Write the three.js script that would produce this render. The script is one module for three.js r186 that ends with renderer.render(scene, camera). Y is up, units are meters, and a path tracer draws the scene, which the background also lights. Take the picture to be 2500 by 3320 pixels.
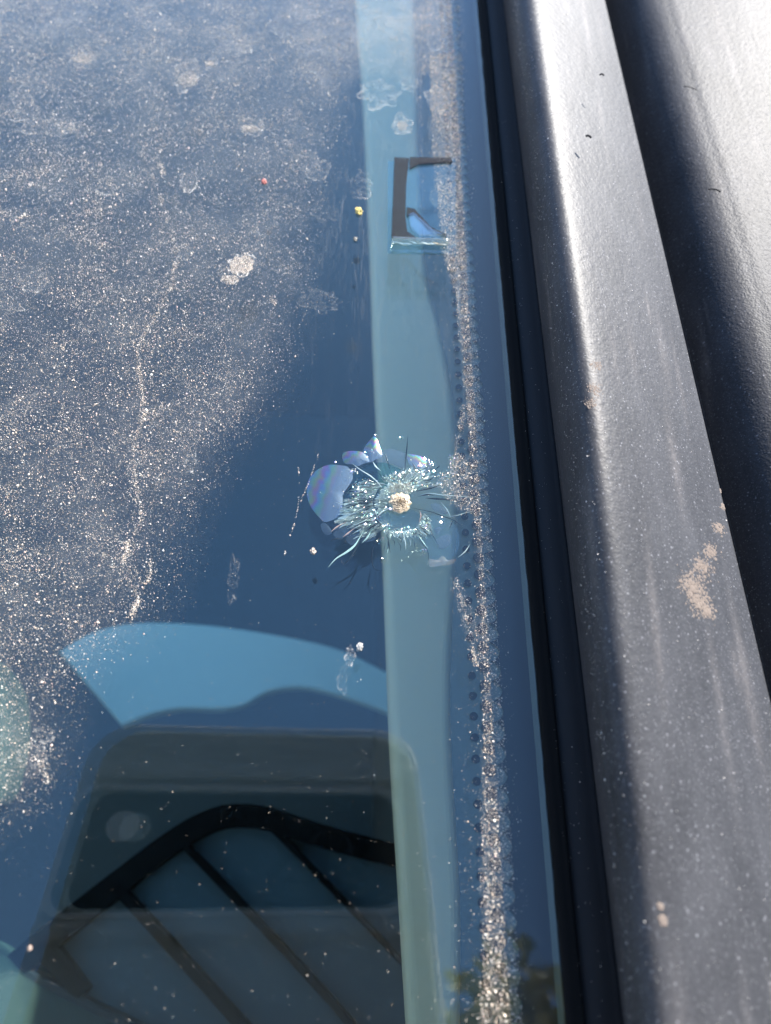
import * as THREE from 'three';
import { mergeGeometries, toCreasedNormals } from 'three/addons/utils/BufferGeometryUtils.js';
import { RoundedBoxGeometry } from 'three/addons/geometries/RoundedBoxGeometry.js';
import { createNoise2D } from 'simplex-noise';

// ---------------------------------------------------------------- camera, sky, sun, exposure
const scene = new THREE.Scene();
const MM = 0.001;
// The windshield slopes 40 degrees from the level. Everything on the car is laid out in the glass's own
// frame: u to the right, v up the slope, w out of the glass, in millimetres.
const FRAME = new THREE.Quaternion().setFromAxisAngle(new THREE.Vector3(1, 0, 0), THREE.MathUtils.degToRad(-50));
const world = (u, v, w) => new THREE.Vector3(u, v, w).multiplyScalar(MM).applyQuaternion(FRAME);
const LENS_HEIGHT = 78.5;                       // the phone's lens stands this far off the glass
const camera = new THREE.PerspectiveCamera(73.54, 771 / 1024, 0.0008, 400);
const CAM_BASIS = new THREE.Matrix4().set(
  0.997404, -0.041727, -0.058688, 0,
  0.011086, 0.894260, -0.447410, 0,
  0.071151, 0.445598, 0.892401, 0,
  0, 0, 0, 1);
camera.position.copy(world(0, 0, LENS_HEIGHT));
camera.quaternion.copy(FRAME).multiply(new THREE.Quaternion().setFromRotationMatrix(CAM_BASIS));
camera.focus = 0.0895;
camera.userData.fStop = 20;
scene.add(camera);

const SUN = new THREE.Vector3(0.47, 0.68, 0.565).normalize();            // in the glass frame
const SUN_WORLD = SUN.clone().applyQuaternion(FRAME);
const sun = new THREE.DirectionalLight(new THREE.Color().setRGB(1, 0.95, 0.88), 4.2);
sun.name = 'sun';
sun.position.copy(SUN_WORLD).multiplyScalar(3);
sun.castShadow = true;
sun.shadow.radius = 1;
sun.shadow.mapSize.set(4096, 4096);
Object.assign(sun.shadow.camera, { left: -0.5, right: 0.5, top: 0.5, bottom: -0.5, near: 0.1, far: 12 });
scene.add(sun, sun.target);

function makeSky() {
  const W = 512, H = 256, data = new Float32Array(W * H * 4), d = new THREE.Vector3();
  for (let r = 0; r < H; r++) for (let c = 0; c < W; c++) {
    const el = ((r + 0.5) / H - 0.5) * Math.PI, az = ((c + 0.5) / W - 0.5) * 2 * Math.PI;
    d.set(Math.cos(az) * Math.cos(el), Math.sin(el), Math.sin(az) * Math.cos(el));
    const up = Math.max(0, d.y), low = Math.pow(1 - up, 2.2), g = d.dot(SUN_WORLD), ang = Math.acos(Math.min(1, Math.max(-1, g))) * 180 / Math.PI;
    const glow = 0.7 * Math.exp(-ang / 20) + 0.9 * Math.exp(-ang / 7), ray = 0.82 + 0.3 * g * g;
    const base = [0.07, 0.175, 0.41], hor = [0.42, 0.56, 0.78];
    const o = (r * W + c) * 4;
    for (let k = 0; k < 3; k++) {
      let L = (base[k] + (hor[k] - base[k]) * low) * ray + glow * [0.36, 0.44, 0.5][k];
      if (d.y < 0) L = [0.26, 0.25, 0.23][k];
      data[o + k] = L;
    }
    data[o + 3] = 1;
  }
  const t = new THREE.DataTexture(data, W, H, THREE.RGBAFormat, THREE.FloatType);
  t.mapping = THREE.EquirectangularReflectionMapping; t.magFilter = t.minFilter = THREE.LinearFilter; t.needsUpdate = true;
  return t;
}
scene.background = makeSky();
scene.environment = scene.background;

const renderer = new THREE.WebGLRenderer({ antialias: true });
renderer.toneMapping = THREE.LinearToneMapping;
renderer.toneMappingExposure = 4;
renderer.shadowMap.enabled = true;

// ---------------------------------------------------------------- helpers
let seed = 20240611;
const rnd = () => { seed = (seed + 0x6d2b79f5) | 0; let t = Math.imul(seed ^ (seed >>> 15), 1 | seed); t = (t + Math.imul(t ^ (t >>> 7), 61 | t)) ^ t; return ((t ^ (t >>> 14)) >>> 0) / 4294967296; };
const rr = (a, b) => a + (b - a) * rnd();
const gauss = () => Math.sqrt(-2 * Math.log(rnd() + 1e-9)) * Math.cos(6.28318 * rnd());
const noise = createNoise2D(rnd);
const fbm = (x, y, n = 4) => { let s = 0, a = 0.5; for (let i = 0; i < n; i++, a *= 0.5, x = x * 2.03 + 7.1, y = y * 2.03 - 3.7) s += a * noise(x, y); return s; };
const lin = (r, g, b) => new THREE.Color().setRGB(r, g, b);
const std = (c, o = {}) => new THREE.MeshStandardMaterial({ color: lin(...c), roughness: 0.6, ...o });
const phys = (c, o = {}) => new THREE.MeshPhysicalMaterial({ color: lin(...c), roughness: 0.6, ...o });
const taken = new Map();
const numbered = (n) => { const k = taken.get(n) ?? 0; taken.set(n, k + 1); return k ? `${n}_${String(k).padStart(3, '0')}` : n; };
function shade(o) { o.castShadow = true; o.receiveShadow = true; return o; }
// a part: geometry in glass millimetres, relative to the thing's base
function part(name, geo, mat, parent) {
  const g = geo.clone(); g.scale(MM, MM, MM);
  const m = shade(new THREE.Mesh(g, mat)); m.name = name; parent.add(m);
  return m;
}
function thing(name, label, category, [u, v, w] = [0, 0, 0], extra = {}) {
  const o = new THREE.Group(); o.name = numbered(name); o.position.copy(world(u, v, w)); o.quaternion.copy(FRAME);
  o.userData = { label, category, ...extra }; scene.add(o);
  return o;
}
// strip with the cross-section pts [[u, w], ...] run along v
function strip(pts, v0, v1, { smooth = 6, closed = false, nv = 2, wob = null } = {}) {
  let prof = pts.map(([u, w]) => new THREE.Vector2(u, w));
  if (smooth) prof = new THREE.SplineCurve(prof).getPoints(prof.length * smooth);
  if (closed) prof.push(prof[0].clone());
  const n = prof.length, pos = [], uv = [], idx = []; let arc = 0; const arcs = prof.map((p, i) => (arc += i ? p.distanceTo(prof[i - 1]) : 0));
  for (let j = 0; j <= nv; j++) for (let i = 0; i < n; i++) {
    const v = v0 + (v1 - v0) * j / nv, k = wob ? wob(i / (n - 1), v, prof[i]) : [0, 0];
    pos.push(prof[i].x + k[0], v, prof[i].y + k[1]); uv.push(arcs[i] * MM, v * MM);
  }
  for (let j = 0; j < nv; j++) for (let i = 0; i < n - 1; i++) { const a = j * n + i, b = a + 1, c = a + n, d = c + 1; idx.push(a, b, c, b, d, c); }
  const g = new THREE.BufferGeometry();
  g.setAttribute('position', new THREE.Float32BufferAttribute(pos, 3)); g.setAttribute('uv', new THREE.Float32BufferAttribute(uv, 2)); g.setIndex(idx);
  const out = toCreasedNormals(g, 0.7);
  return out;
}
// flat plate from an outline, w0 below w1, softly bevelled
function plate(outline, w0, w1, bevel = 0.3, seg = 2) {
  const s = new THREE.Shape(outline.map((p) => new THREE.Vector2(p[0], p[1])));
  const g = new THREE.ExtrudeGeometry(s, { depth: Math.max(0.01, w1 - w0 - 2 * bevel), bevelEnabled: bevel > 0, bevelThickness: bevel, bevelSize: bevel, bevelOffset: -bevel, bevelSegments: seg, curveSegments: 12 });
  g.translate(0, 0, w0 + bevel);
  return g;
}
const curve2 = (pts, n, closed = false) => new THREE.CatmullRomCurve3(pts.map((p) => new THREE.Vector3(p[0], p[1], 0)), closed, 'centripetal').getPoints(n).map((p) => [p.x, p.y]);
function pair(flat) { const o = []; for (let i = 0; i < flat.length; i += 2) o.push([flat[i], flat[i + 1]]); return o; }
function dataTex(W, H, f, { srgb = false, repeat = null } = {}) {
  const d = new Uint8Array(W * H * 4);
  for (let y = 0; y < H; y++) for (let x = 0; x < W; x++) { const v = f(x, y), o = (y * W + x) * 4; for (let k = 0; k < 3; k++) d[o + k] = Math.max(0, Math.min(255, Array.isArray(v) ? v[k] : v)); d[o + 3] = 255; }
  const t = new THREE.DataTexture(d, W, H); t.magFilter = THREE.LinearFilter; t.minFilter = THREE.LinearMipmapLinearFilter; t.wrapS = t.wrapT = repeat ? THREE.RepeatWrapping : THREE.ClampToEdgeWrapping;
  if (repeat) t.repeat.set(repeat, repeat); if (srgb) t.colorSpace = THREE.SRGBColorSpace; t.needsUpdate = true;
  return t;
}

// ---------------------------------------------------------------- ground
{
  const g = new THREE.CircleGeometry(150, 96); g.rotateX(-Math.PI / 2);
  const ground = shade(new THREE.Mesh(g, std([0.42, 0.4, 0.36], { roughness: 0.95 }))); ground.name = 'ground'; ground.position.y = -1.15;
  ground.userData = { kind: 'structure', label: 'pale dry ground around the car', category: 'ground' }; scene.add(ground);
}

// ---------------------------------------------------------------- windshield
const V0 = -78, V1 = 300, GLASS_R = 23.5;
const windshield = thing('windshield', 'cracked tinted windshield glass with black dotted border beside the pillar', 'windshield');
{
  const pane = new THREE.BoxGeometry(300 + GLASS_R, V1 - V0, 5); pane.translate((GLASS_R - 300) / 2, (V0 + V1) / 2, -2.5);
  part('glass_pane', pane, phys([0.86, 0.95, 0.93], { transmission: 1, thickness: 0, roughness: 0, ior: 1.52 }), windshield);
  const frit = std([0.008, 0.008, 0.011], { roughness: 0.5 });
  const PITCH = 2.42, edge = [];
  for (let v = V0 + 4; v < V1 - 4; v += PITCH) for (let k = 0; k < 10; k++) {
    const t = k / 10, s = Math.sin(Math.PI * t); edge.push([18.95 + 1.05 * Math.pow(Math.abs(Math.cos(Math.PI * t)), 0.6) * 1.0 - 0.15 * s, v + t * PITCH]);
  }
  const out = [...edge, [GLASS_R - 0.02, edge[edge.length - 1][1]], [GLASS_R - 0.02, edge[0][1]]];
  part('frit_border', plate(out, -4.75, -4.6, 0), frit, windshield);
  const dotA = new THREE.CylinderGeometry(0.5, 0.5, 0.08, 20), dotB = new THREE.CylinderGeometry(0.72, 0.72, 0.08, 20);
  dotA.rotateX(Math.PI / 2); dotB.rotateX(Math.PI / 2);
  for (let k = -8; k < 75; k++) {
    const v = 0.4 + k * PITCH;
    const a = part('frit_dot', dotA, frit, windshield); a.position.set(16.35 * MM, v * MM, -4.66 * MM);
    const b = part('frit_dot', dotB, frit, windshield); b.position.set(17.95 * MM, (v + PITCH / 2) * MM, -4.66 * MM);
  }
}

// ---------------------------------------------------------------- rubber moulding and pillar trims
const noiseTile = (() => { // seamless grain: values 0..1
  const N = 512, a = new Float32Array(N * N);
  const tau = Math.PI * 2;
  for (let y = 0; y < N; y++) for (let x = 0; x < N; x++) a[y * N + x] = rnd();
  const blur = (src, r) => { const o = new Float32Array(N * N), p = new Float32Array(N * N); for (let y = 0; y < N; y++) for (let x = 0; x < N; x++) { let s = 0; for (let k = -r; k <= r; k++) s += src[y * N + ((x + k + N) % N)]; p[y * N + x] = s / (2 * r + 1); } for (let y = 0; y < N; y++) for (let x = 0; x < N; x++) { let s = 0; for (let k = -r; k <= r; k++) s += p[((y + k + N) % N) * N + x]; o[y * N + x] = s / (2 * r + 1); } return o; };
  const norm = (s) => { let lo = 9, hi = -9; for (const v of s) { lo = Math.min(lo, v); hi = Math.max(hi, v); } return s.map((v) => (v - lo) / (hi - lo)); };
  return { N, fine: norm(blur(a, 1)), mid: norm(blur(blur(a, 3), 3)), raw: a, big: norm(blur(blur(a, 12), 12)) };
})();
const G = noiseTile, at = (arr, x, y) => arr[(y & 511) * 512 + (x & 511)];
const grainBump = dataTex(512, 512, (x, y) => 255 * (0.55 * at(G.fine, x, y) + 0.45 * at(G.mid, x, y)), { repeat: 1 / 0.045 });
const grainFine = dataTex(512, 512, (x, y) => 255 * (0.75 * at(G.fine, x, y) + 0.25 * at(G.mid, x, y)), { repeat: 1 / 0.036 });
const grainDash = dataTex(512, 512, (x, y) => { const m = at(G.mid, x, y); return 255 * Math.min(1, Math.max(0, (m - 0.3) * 2.2)); }, { repeat: 1 / 0.06 });
const smears = []; for (let k = 0; k < 90; k++) smears.push([rr(0, 512), rr(0, 2048), rr(2, 9), rr(14, 90), rr(0.012, 0.05), rr(0, 99)]);
const claddingMap = dataTex(512, 2048, (x, y) => {   // charcoal plastic, scuffed, with a thin uneven coat of road dust and tan smears; 0.1 mm to the texel
  const f = at(G.fine, x, y), r = at(G.raw, x * 3 + 11, y * 3 + 5), r2 = at(G.raw, (x >> 1) + 301, (y >> 1) + 77), b = at(G.big, x, y >> 1), st = at(G.mid, x, y >> 4);
  let v = 0.01 + 0.016 * f + 0.016 * b + 0.012 * st + (r > 0.988 ? 0.12 : r > 0.95 ? 0.04 : 0) + (r2 > 0.994 ? 0.1 : 0), tan = 0;
  for (const [sx, sy, rx, ry, a, k] of smears) { const dx = (x - sx - (y - sy) * 0.06) / rx, dy = (y - sy) / ry; if (dx * dx + dy * dy < 4) { const g = Math.exp(-dx * dx - dy * dy); tan += a * g * Math.max(0, 0.4 + at(G.fine, x + (k | 0) * 7, (y >> 1) + 13) * 1.6 - 0.55); } }
  return [255 * Math.pow(v + tan, 1 / 2.2), 255 * Math.pow(v * 0.97 + tan * 0.84, 1 / 2.2), 255 * Math.pow(v + tan * 0.72, 1 / 2.2)];
}, { srgb: true, repeat: 1 }); claddingMap.repeat.set(1 / 0.0512, 1 / 0.2048);
const dashMap = dataTex(512, 512, (x, y) => 255 * Math.pow(0.3 + 0.7 * Math.min(1, Math.max(0, (at(G.mid, x, y) - 0.3) * 2.2)), 1 / 2.2), { srgb: true, repeat: 1 / 0.06 });
const rubber = std([0.012, 0.012, 0.014], { roughness: 0.75, bumpMap: grainBump, bumpScale: 0.00002 });
const rubber2 = phys([0.012, 0.012, 0.013], { roughness: 0.7, specularIntensity: 0.5, bumpMap: grainBump, bumpScale: 0.00002 });
const plastic = phys([1, 1, 1], { map: claddingMap, roughness: 0.5, specularIntensity: 0.34, bumpMap: grainBump, bumpScale: 0.00007 });
const plasticB = phys([0.9, 0.9, 0.92], { map: claddingMap, roughness: 0.52, specularIntensity: 0.2, bumpMap: grainFine, bumpScale: 0.0001 });

const moulding = thing('windshield_moulding', 'black rubber moulding strip between windshield edge and grey pillar trim', 'moulding');
{
  part('seal_lip', strip([[22.9, -0.2], [23.1, 0.5], [23.9, 0.75], [24.7, 0.5], [24.9, -3]], V0, V1, { smooth: 4, nv: 220, wob: (t, v) => [t < 0.5 ? 0.14 * noise(v * 0.55, 3) * noise(v * 0.13, 8) : 0, 0] }), phys([0.003, 0.003, 0.003], { roughness: 0.9, specularIntensity: 0.3 }), moulding);
  part('rubber_strip', strip([[24.8, -3], [24.75, -0.2], [24.9, 0.35], [26, 0.75], [27.4, 0.9], [28.4, 0.8], [29.6, -1]], V0, V1, { smooth: 5, nv: 4 }), rubber2, moulding);
}
const CLAD = [[28.6, -6], [28.3, 0], [27.75, 4], [27.15, 8], [27.1, 10.4], [27.6, 12.2], [28.8, 13.15], [31, 12.75], [35, 11.2], [39, 9.5], [43, 7.7], [46.9, 5.8]];
const lean = (u, w, v) => Math.min(1.5, Math.max(0, (45 - v) / 58)) * Math.min(1, Math.max(0, (w - 1) / 10)) * (1 - Math.min(1, Math.max(0, (u - 29) / 17)));   // the inner edge leans over towards the hood
const pillar = thing('pillar_trim', 'charcoal textured plastic pillar trim with rounded inner edge, standing along the windshield', 'car trim');
{
  part('trim_face', strip(CLAD, V0, V1, { smooth: 8, nv: 60, wob: (t, v, p) => [-0.9 * lean(p.x, p.y, v), -1.15 * lean(p.x, p.y, v)] }), plastic, pillar);
  part('trim_return', strip([[46.9, 5.8], [47.25, 5.35], [47.3, 4.6], [47.2, -8]], V0, V1, { smooth: 3, nv: 2 }), plastic, pillar);
}
const PANEL = [[50.2, -14], [51.4, -8], [53.0, -3], [54.5, 0.4], [56.0, 2.7], [57.8, 4.1], [60.5, 4.8], [66, 5.1], [90, 5.0], [130, 3], [170, -5]];
const panel = thing('body_panel', 'bright grained grey plastic panel across the dark gap from pillar trim', 'car panel');
part('panel_face', strip(PANEL, V0, V1, { smooth: 10, nv: 2 }), plasticB, panel);
part('gap_floor', strip([[46.5, -13.5], [51, -13.6]], V0, V1, { smooth: 0, nv: 1 }), rubber, panel);

// ---------------------------------------------------------------- bonnet in front of the glass, out of the frame; it throws light up at the phone
const hood = thing('hood', 'silver painted hood in front of the windshield, out of view', 'car hood', [0, V0 - 6, -4]);
{
  const g = new THREE.PlaneGeometry(620, 700, 12, 14), q = g.attributes.position;
  for (let i = 0; i < q.count; i++) { const x = q.getX(i), t = 350 - q.getY(i); q.setXYZ(i, x - 110, -0.766 * t - 0.00016 * t * t * 0.643, 0.643 * t - 0.00016 * t * t * 0.766 - 6e-5 * x * x); }   // level, then falling away to the nose
  g.computeVertexNormals();
  part('hood_panel', g, std([0.36, 0.36, 0.37], { roughness: 0.45 }), hood);
}
// ---------------------------------------------------------------- car interior behind the glass
const cabin = thing('cabin_lining', 'dark cabin lining deep behind the windshield', 'cabin', [0, 0, 0], { kind: 'structure' });
{
  const dark = std([0.15, 0.155, 0.15], { roughness: 0.9 });
  const box = (u0, u1, v0, v1, w0, w1) => { const g = new THREE.BoxGeometry(u1 - u0, v1 - v0, w1 - w0); g.translate((u0 + u1) / 2, (v0 + v1) / 2, (w0 + w1) / 2); return g; };
  part('cabin_back', box(-420, 180, V0 - 40, V1 + 40, -430, -420), dark, cabin);
  part('cabin_side', box(27, 34, V0 - 40, V1 + 40, -420, -10), dark, cabin);
  part('cabin_side', box(-430, -420, V0 - 40, V1 + 40, -430, -8), dark, cabin);
  part('cabin_end', box(-420, 34, V0 - 50, V0 - 40, -430, -8), dark, cabin);
  part('cabin_end', box(-420, 34, V1 + 40, V1 + 50, -430, -8), dark, cabin);
  part('cabin_edge', box(-420, -300.5, V0 - 40, V1 + 40, -14, -8), dark, cabin);
  part('cabin_edge', box(-420, 23, V0 - 45, V0 - 0.5, -14, -5.5), dark, cabin);
  part('cabin_edge', box(-420, 23, V1 + 0.5, V1 + 45, -14, -5.5), dark, cabin);
}
const innerTrim = thing('inner_pillar_cover', 'pale grey pillar cover seen through the glass behind the chip', 'car trim', [0, 0, -32]);
{
  const L = pair([-7.38, 289.93, -4.39, 243.92, -2.40, 209.90, -0.48, 186.53, 1.18, 158.36, 3.07, 123.39, 4.77, 87.16, 7.12, 46.87, 8.57, 15.82, 10.11, -6.01, 11.22, -21.30, 12.37, -33.30]);
  const Rr = pair([18.42, -33.36, 18.25, -19.93, 18.80, -7.65, 18.59, 2.95, 18.25, 13.29, 18.33, 24.63, 19.27, 38.80, 20.49, 54.70, 20.91, 68.46, 20.43, 83.59, 18.65, 97.77, 15.99, 113.23, 15.20, 130.44, 14.45, 159.86, 14.08, 212.32, 13.24, 246.90, 11.96, 293.78]);
  const o = [...curve2(L, 40), ...curve2(Rr, 60)];
  part('cover_face', plate(o, -6, 0, 1.6, 5), std([0.66, 0.5, 0.34], { roughness: 0.85, bumpMap: grainBump, bumpScale: 0.00003 }), innerTrim);
}
const dash = thing('dashboard', 'dark dashboard behind the glass with black vent frame and pebbled pad', 'dashboard', [0, 0, -92]);
{
  const D = -92;
  const panelMat = std([0.08, 0.1, 0.11], { roughness: 0.5, bumpMap: grainDash, bumpScale: 0.00005 });
  const padMat = std([0.22, 0.31, 0.27], { roughness: 0.7, map: dashMap, bumpMap: grainDash, bumpScale: 0.0013 });
  const black = phys([0.003, 0.003, 0.003], { roughness: 0.9, specularIntensity: 0.15 });
  const bar = (pts, wd, w0 = -1, w1 = 2.5) => {      // raised bar of varying width along a path
    const c = curve2(pts, 36), Lf = [], Rf = [];
    c.forEach((p, i) => { const a = c[Math.max(0, i - 1)], b = c[Math.min(c.length - 1, i + 1)], dx = b[0] - a[0], dy = b[1] - a[1], l = Math.hypot(dx, dy), t = i / (c.length - 1), h = 0.5 * (wd[0] + (wd[1] - wd[0]) * t); Lf.push([p[0] - dy / l * h, p[1] + dx / l * h]); Rf.unshift([p[0] + dy / l * h, p[1] - dx / l * h]); });
    return plate([...Lf, ...Rf], w0, w1, 0.35, 2);
  };
  part('vent_plate', plate(pair([-63.89, -22.07, -45.61, -6.71, -32.38, 3.31, -22.67, 7.20, -1.80, 5.11, 19.13, 1.61, 45.41, 0.04, 48.50, -64.63, -35.22, -63.32, -59.69, -24.39]), -6, -1.5, 0.4), panelMat, dash);
  part('vent_frame', bar(pair([-62.79, -21.42, -55.62, -15.04, -45.13, -6.37, -38.31, -0.87, -31.13, 4.20, -24.43, 7.08, -16.29, 7.20, -5.85, 4.53, 10.17, 0.75, 29.11, -2.87]), [5.4, 4.6]), black, dash);
  part('vent_slat', bar(pair([-58.47, -16.67, -52.85, -21.40, -47.90, -25.63]), [4.2, 3]), black, dash);
  part('vent_slat', bar(pair([-45.08, -6.63, -30.84, -18.41, -12.47, -33.88, 0.83, -45.92]), [2.1, 2.3]), black, dash);
  part('vent_slat', bar(pair([-32.28, 1.72, -14.40, -13.18, 5.58, -30.59, 18.49, -44.00]), [1.5, 1.7]), black, dash);
  part('vent_slat', bar(pair([-13.02, 4.90, 2.36, -8.23, 18.69, -22.45]), [1.5, 1.2]), black, dash);
  part('vent_frame_edge', bar(pair([-60.35, -22.19, -49.46, -26.76, -36.94, -31.61, -19.08, -38.87]), [2.4, 3.2]), std([0.012, 0.013, 0.014], { roughness: 0.8 }), dash);
  part('pad', plate(curve2(pair([-114.50, -5.93, -80.17, -13.88, -65.50, -17.95, -59.04, -22.29, -47.22, -27.43, -35.81, -31.57, -15.38, -39.36, -12.35, -68.36, -90.45, -66.95]), 60, true), -4, 3, 1.2, 4), padMat, dash);
  part('gauge_hood', plate(curve2(pair([-112.98, 39.27, -95.76, 43.62, -83.70, 41.78, -75.47, 34.99, -71.56, 25.76, -70.62, 17.89, -72.07, 8.95, -81.13, 3.88, -101.20, 5.37]), 60, true), -4, 6, 3, 5), padMat, dash);
  part('trim_panel', plate([...curve2(pair([-81.99, 52.04, -75.39, 57.16, -67.80, 60.27, -58.41, 61.74, -40.30, 61.60, -24.71, 59.93, -10.47, 57.77, 0.96, 54.95, 15.59, 48.31, 31.85, 40.49]), 40), ...curve2(pair([31.56, 29.90, 15.69, 36.74, 8.40, 39.23, -4.05, 42.69, -12.30, 43.56, -20.32, 41.87, -26.70, 38.11, -33.21, 36.76, -43.79, 36.64, -51.45, 35.15, -60.19, 31.49]), 50)], -39, -33, 1, 4), phys([0.5, 0.55, 0.48], { roughness: 0.5 }), dash);
}
// ---------------------------------------------------------------- the phone that takes the picture, mirrored in the glass
const phone = new THREE.Group(); phone.name = 'smartphone';
phone.position.copy(camera.position); phone.quaternion.copy(camera.quaternion);
phone.userData = { label: 'smartphone in a grey case with wide glossy camera bar, mirrored in the windshield', category: 'phone' };
scene.add(phone);
{
  const rrect = (x0, x1, y0, y1, r, s = new THREE.Shape()) => { s.moveTo(x0 + r, y0); s.lineTo(x1 - r, y0); s.absarc(x1 - r, y0 + r, r, -Math.PI / 2, 0); s.lineTo(x1, y1 - r); s.absarc(x1 - r, y1 - r, r, 0, Math.PI / 2); s.lineTo(x0 + r, y1); s.absarc(x0 + r, y1 - r, r, Math.PI / 2, Math.PI); s.lineTo(x0, y0 + r); s.absarc(x0 + r, y0 + r, r, Math.PI, 1.5 * Math.PI); return s; };
  const slab = (s, depth, bevel) => { const g = new THREE.ExtrudeGeometry(s, { depth: depth - 2 * bevel, bevelEnabled: bevel > 0, bevelThickness: bevel, bevelSize: bevel, bevelOffset: -bevel, bevelSegments: 4, curveSegments: 16 }); g.translate(0, 0, bevel); return g; };
  const caseMat = std([0.8, 0.77, 0.7], { roughness: 0.6, bumpMap: grainBump, bumpScale: 0.0001 });
  // the back of the phone looks along -z of its own frame; its lens front is at z = 0.6
  const body = slab(rrect(-54.6, 21, -122, 32.5, 10), 10, 1.8); body.translate(0, 0, 2.4);
  part('case', body, caseMat, phone);
  const ridge = slab(rrect(-54.2, 20.6, 17.2, 21.2, 1.6), 2.2, 0.8); ridge.translate(0, 0, 1.0);
  part('case_ridge', ridge, caseMat, phone);
  const ridge2 = slab(rrect(-54.2, 20.6, -15, -11.4, 1.6), 2.2, 0.8); ridge2.translate(0, 0, 1.0);
  part('case_ridge', ridge2, caseMat, phone);
  const side = slab(rrect(15.6, 20.6, -13, 19, 1.8), 2.2, 0.8); side.translate(0, 0, 1.02);
  part('case_ridge', side, caseMat, phone);
  const rimS = rrect(-53.8, 15.6, -11.4, 15.8, 4.8); rimS.holes.push(rrect(-52.7, 14.5, -10.3, 14.7, 4, new THREE.Path()));
  const rim = slab(rimS, 0.9, 0.25); rim.translate(0, 0, 0.85);
  part('case_rim', rim, std([0.85, 0.83, 0.8], { roughness: 0.25 }), phone);
  const bar = slab(rrect(-52.6, 14.4, -10.2, 14.6, 4), 1.4, 0.35); bar.translate(0, 0, 1.5);
  const barPart = part('camera_bar', bar, phys([0.02, 0.022, 0.022], { roughness: 0.12 }), phone);
  const pillRim = slab(rrect(-34.2, 9.4, -5, 10.4, 7.6), 0.7, 0.2); pillRim.translate(0, 0, 1.1);
  part('lens_window', pillRim, phys([0.01, 0.01, 0.011], { roughness: 0.05 }), barPart);
  for (const [x, y] of [[0, 1.2], [-16, 1.2]]) {
    const ring = new THREE.TorusGeometry(4.4, 0.25, 10, 40); ring.translate(x, y, 1.1);
    part('lens_ring', ring, std([0.05, 0.05, 0.055], { roughness: 0.3, metalness: 0.8 }), barPart);
  }
  const fl = new THREE.CylinderGeometry(3.2, 3.3, 0.5, 32); fl.rotateX(Math.PI / 2); fl.translate(-42.6, 6.4, 1.35);
  part('flash', fl, std([0.85, 0.84, 0.8], { roughness: 0.45 }), barPart);
}
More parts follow.
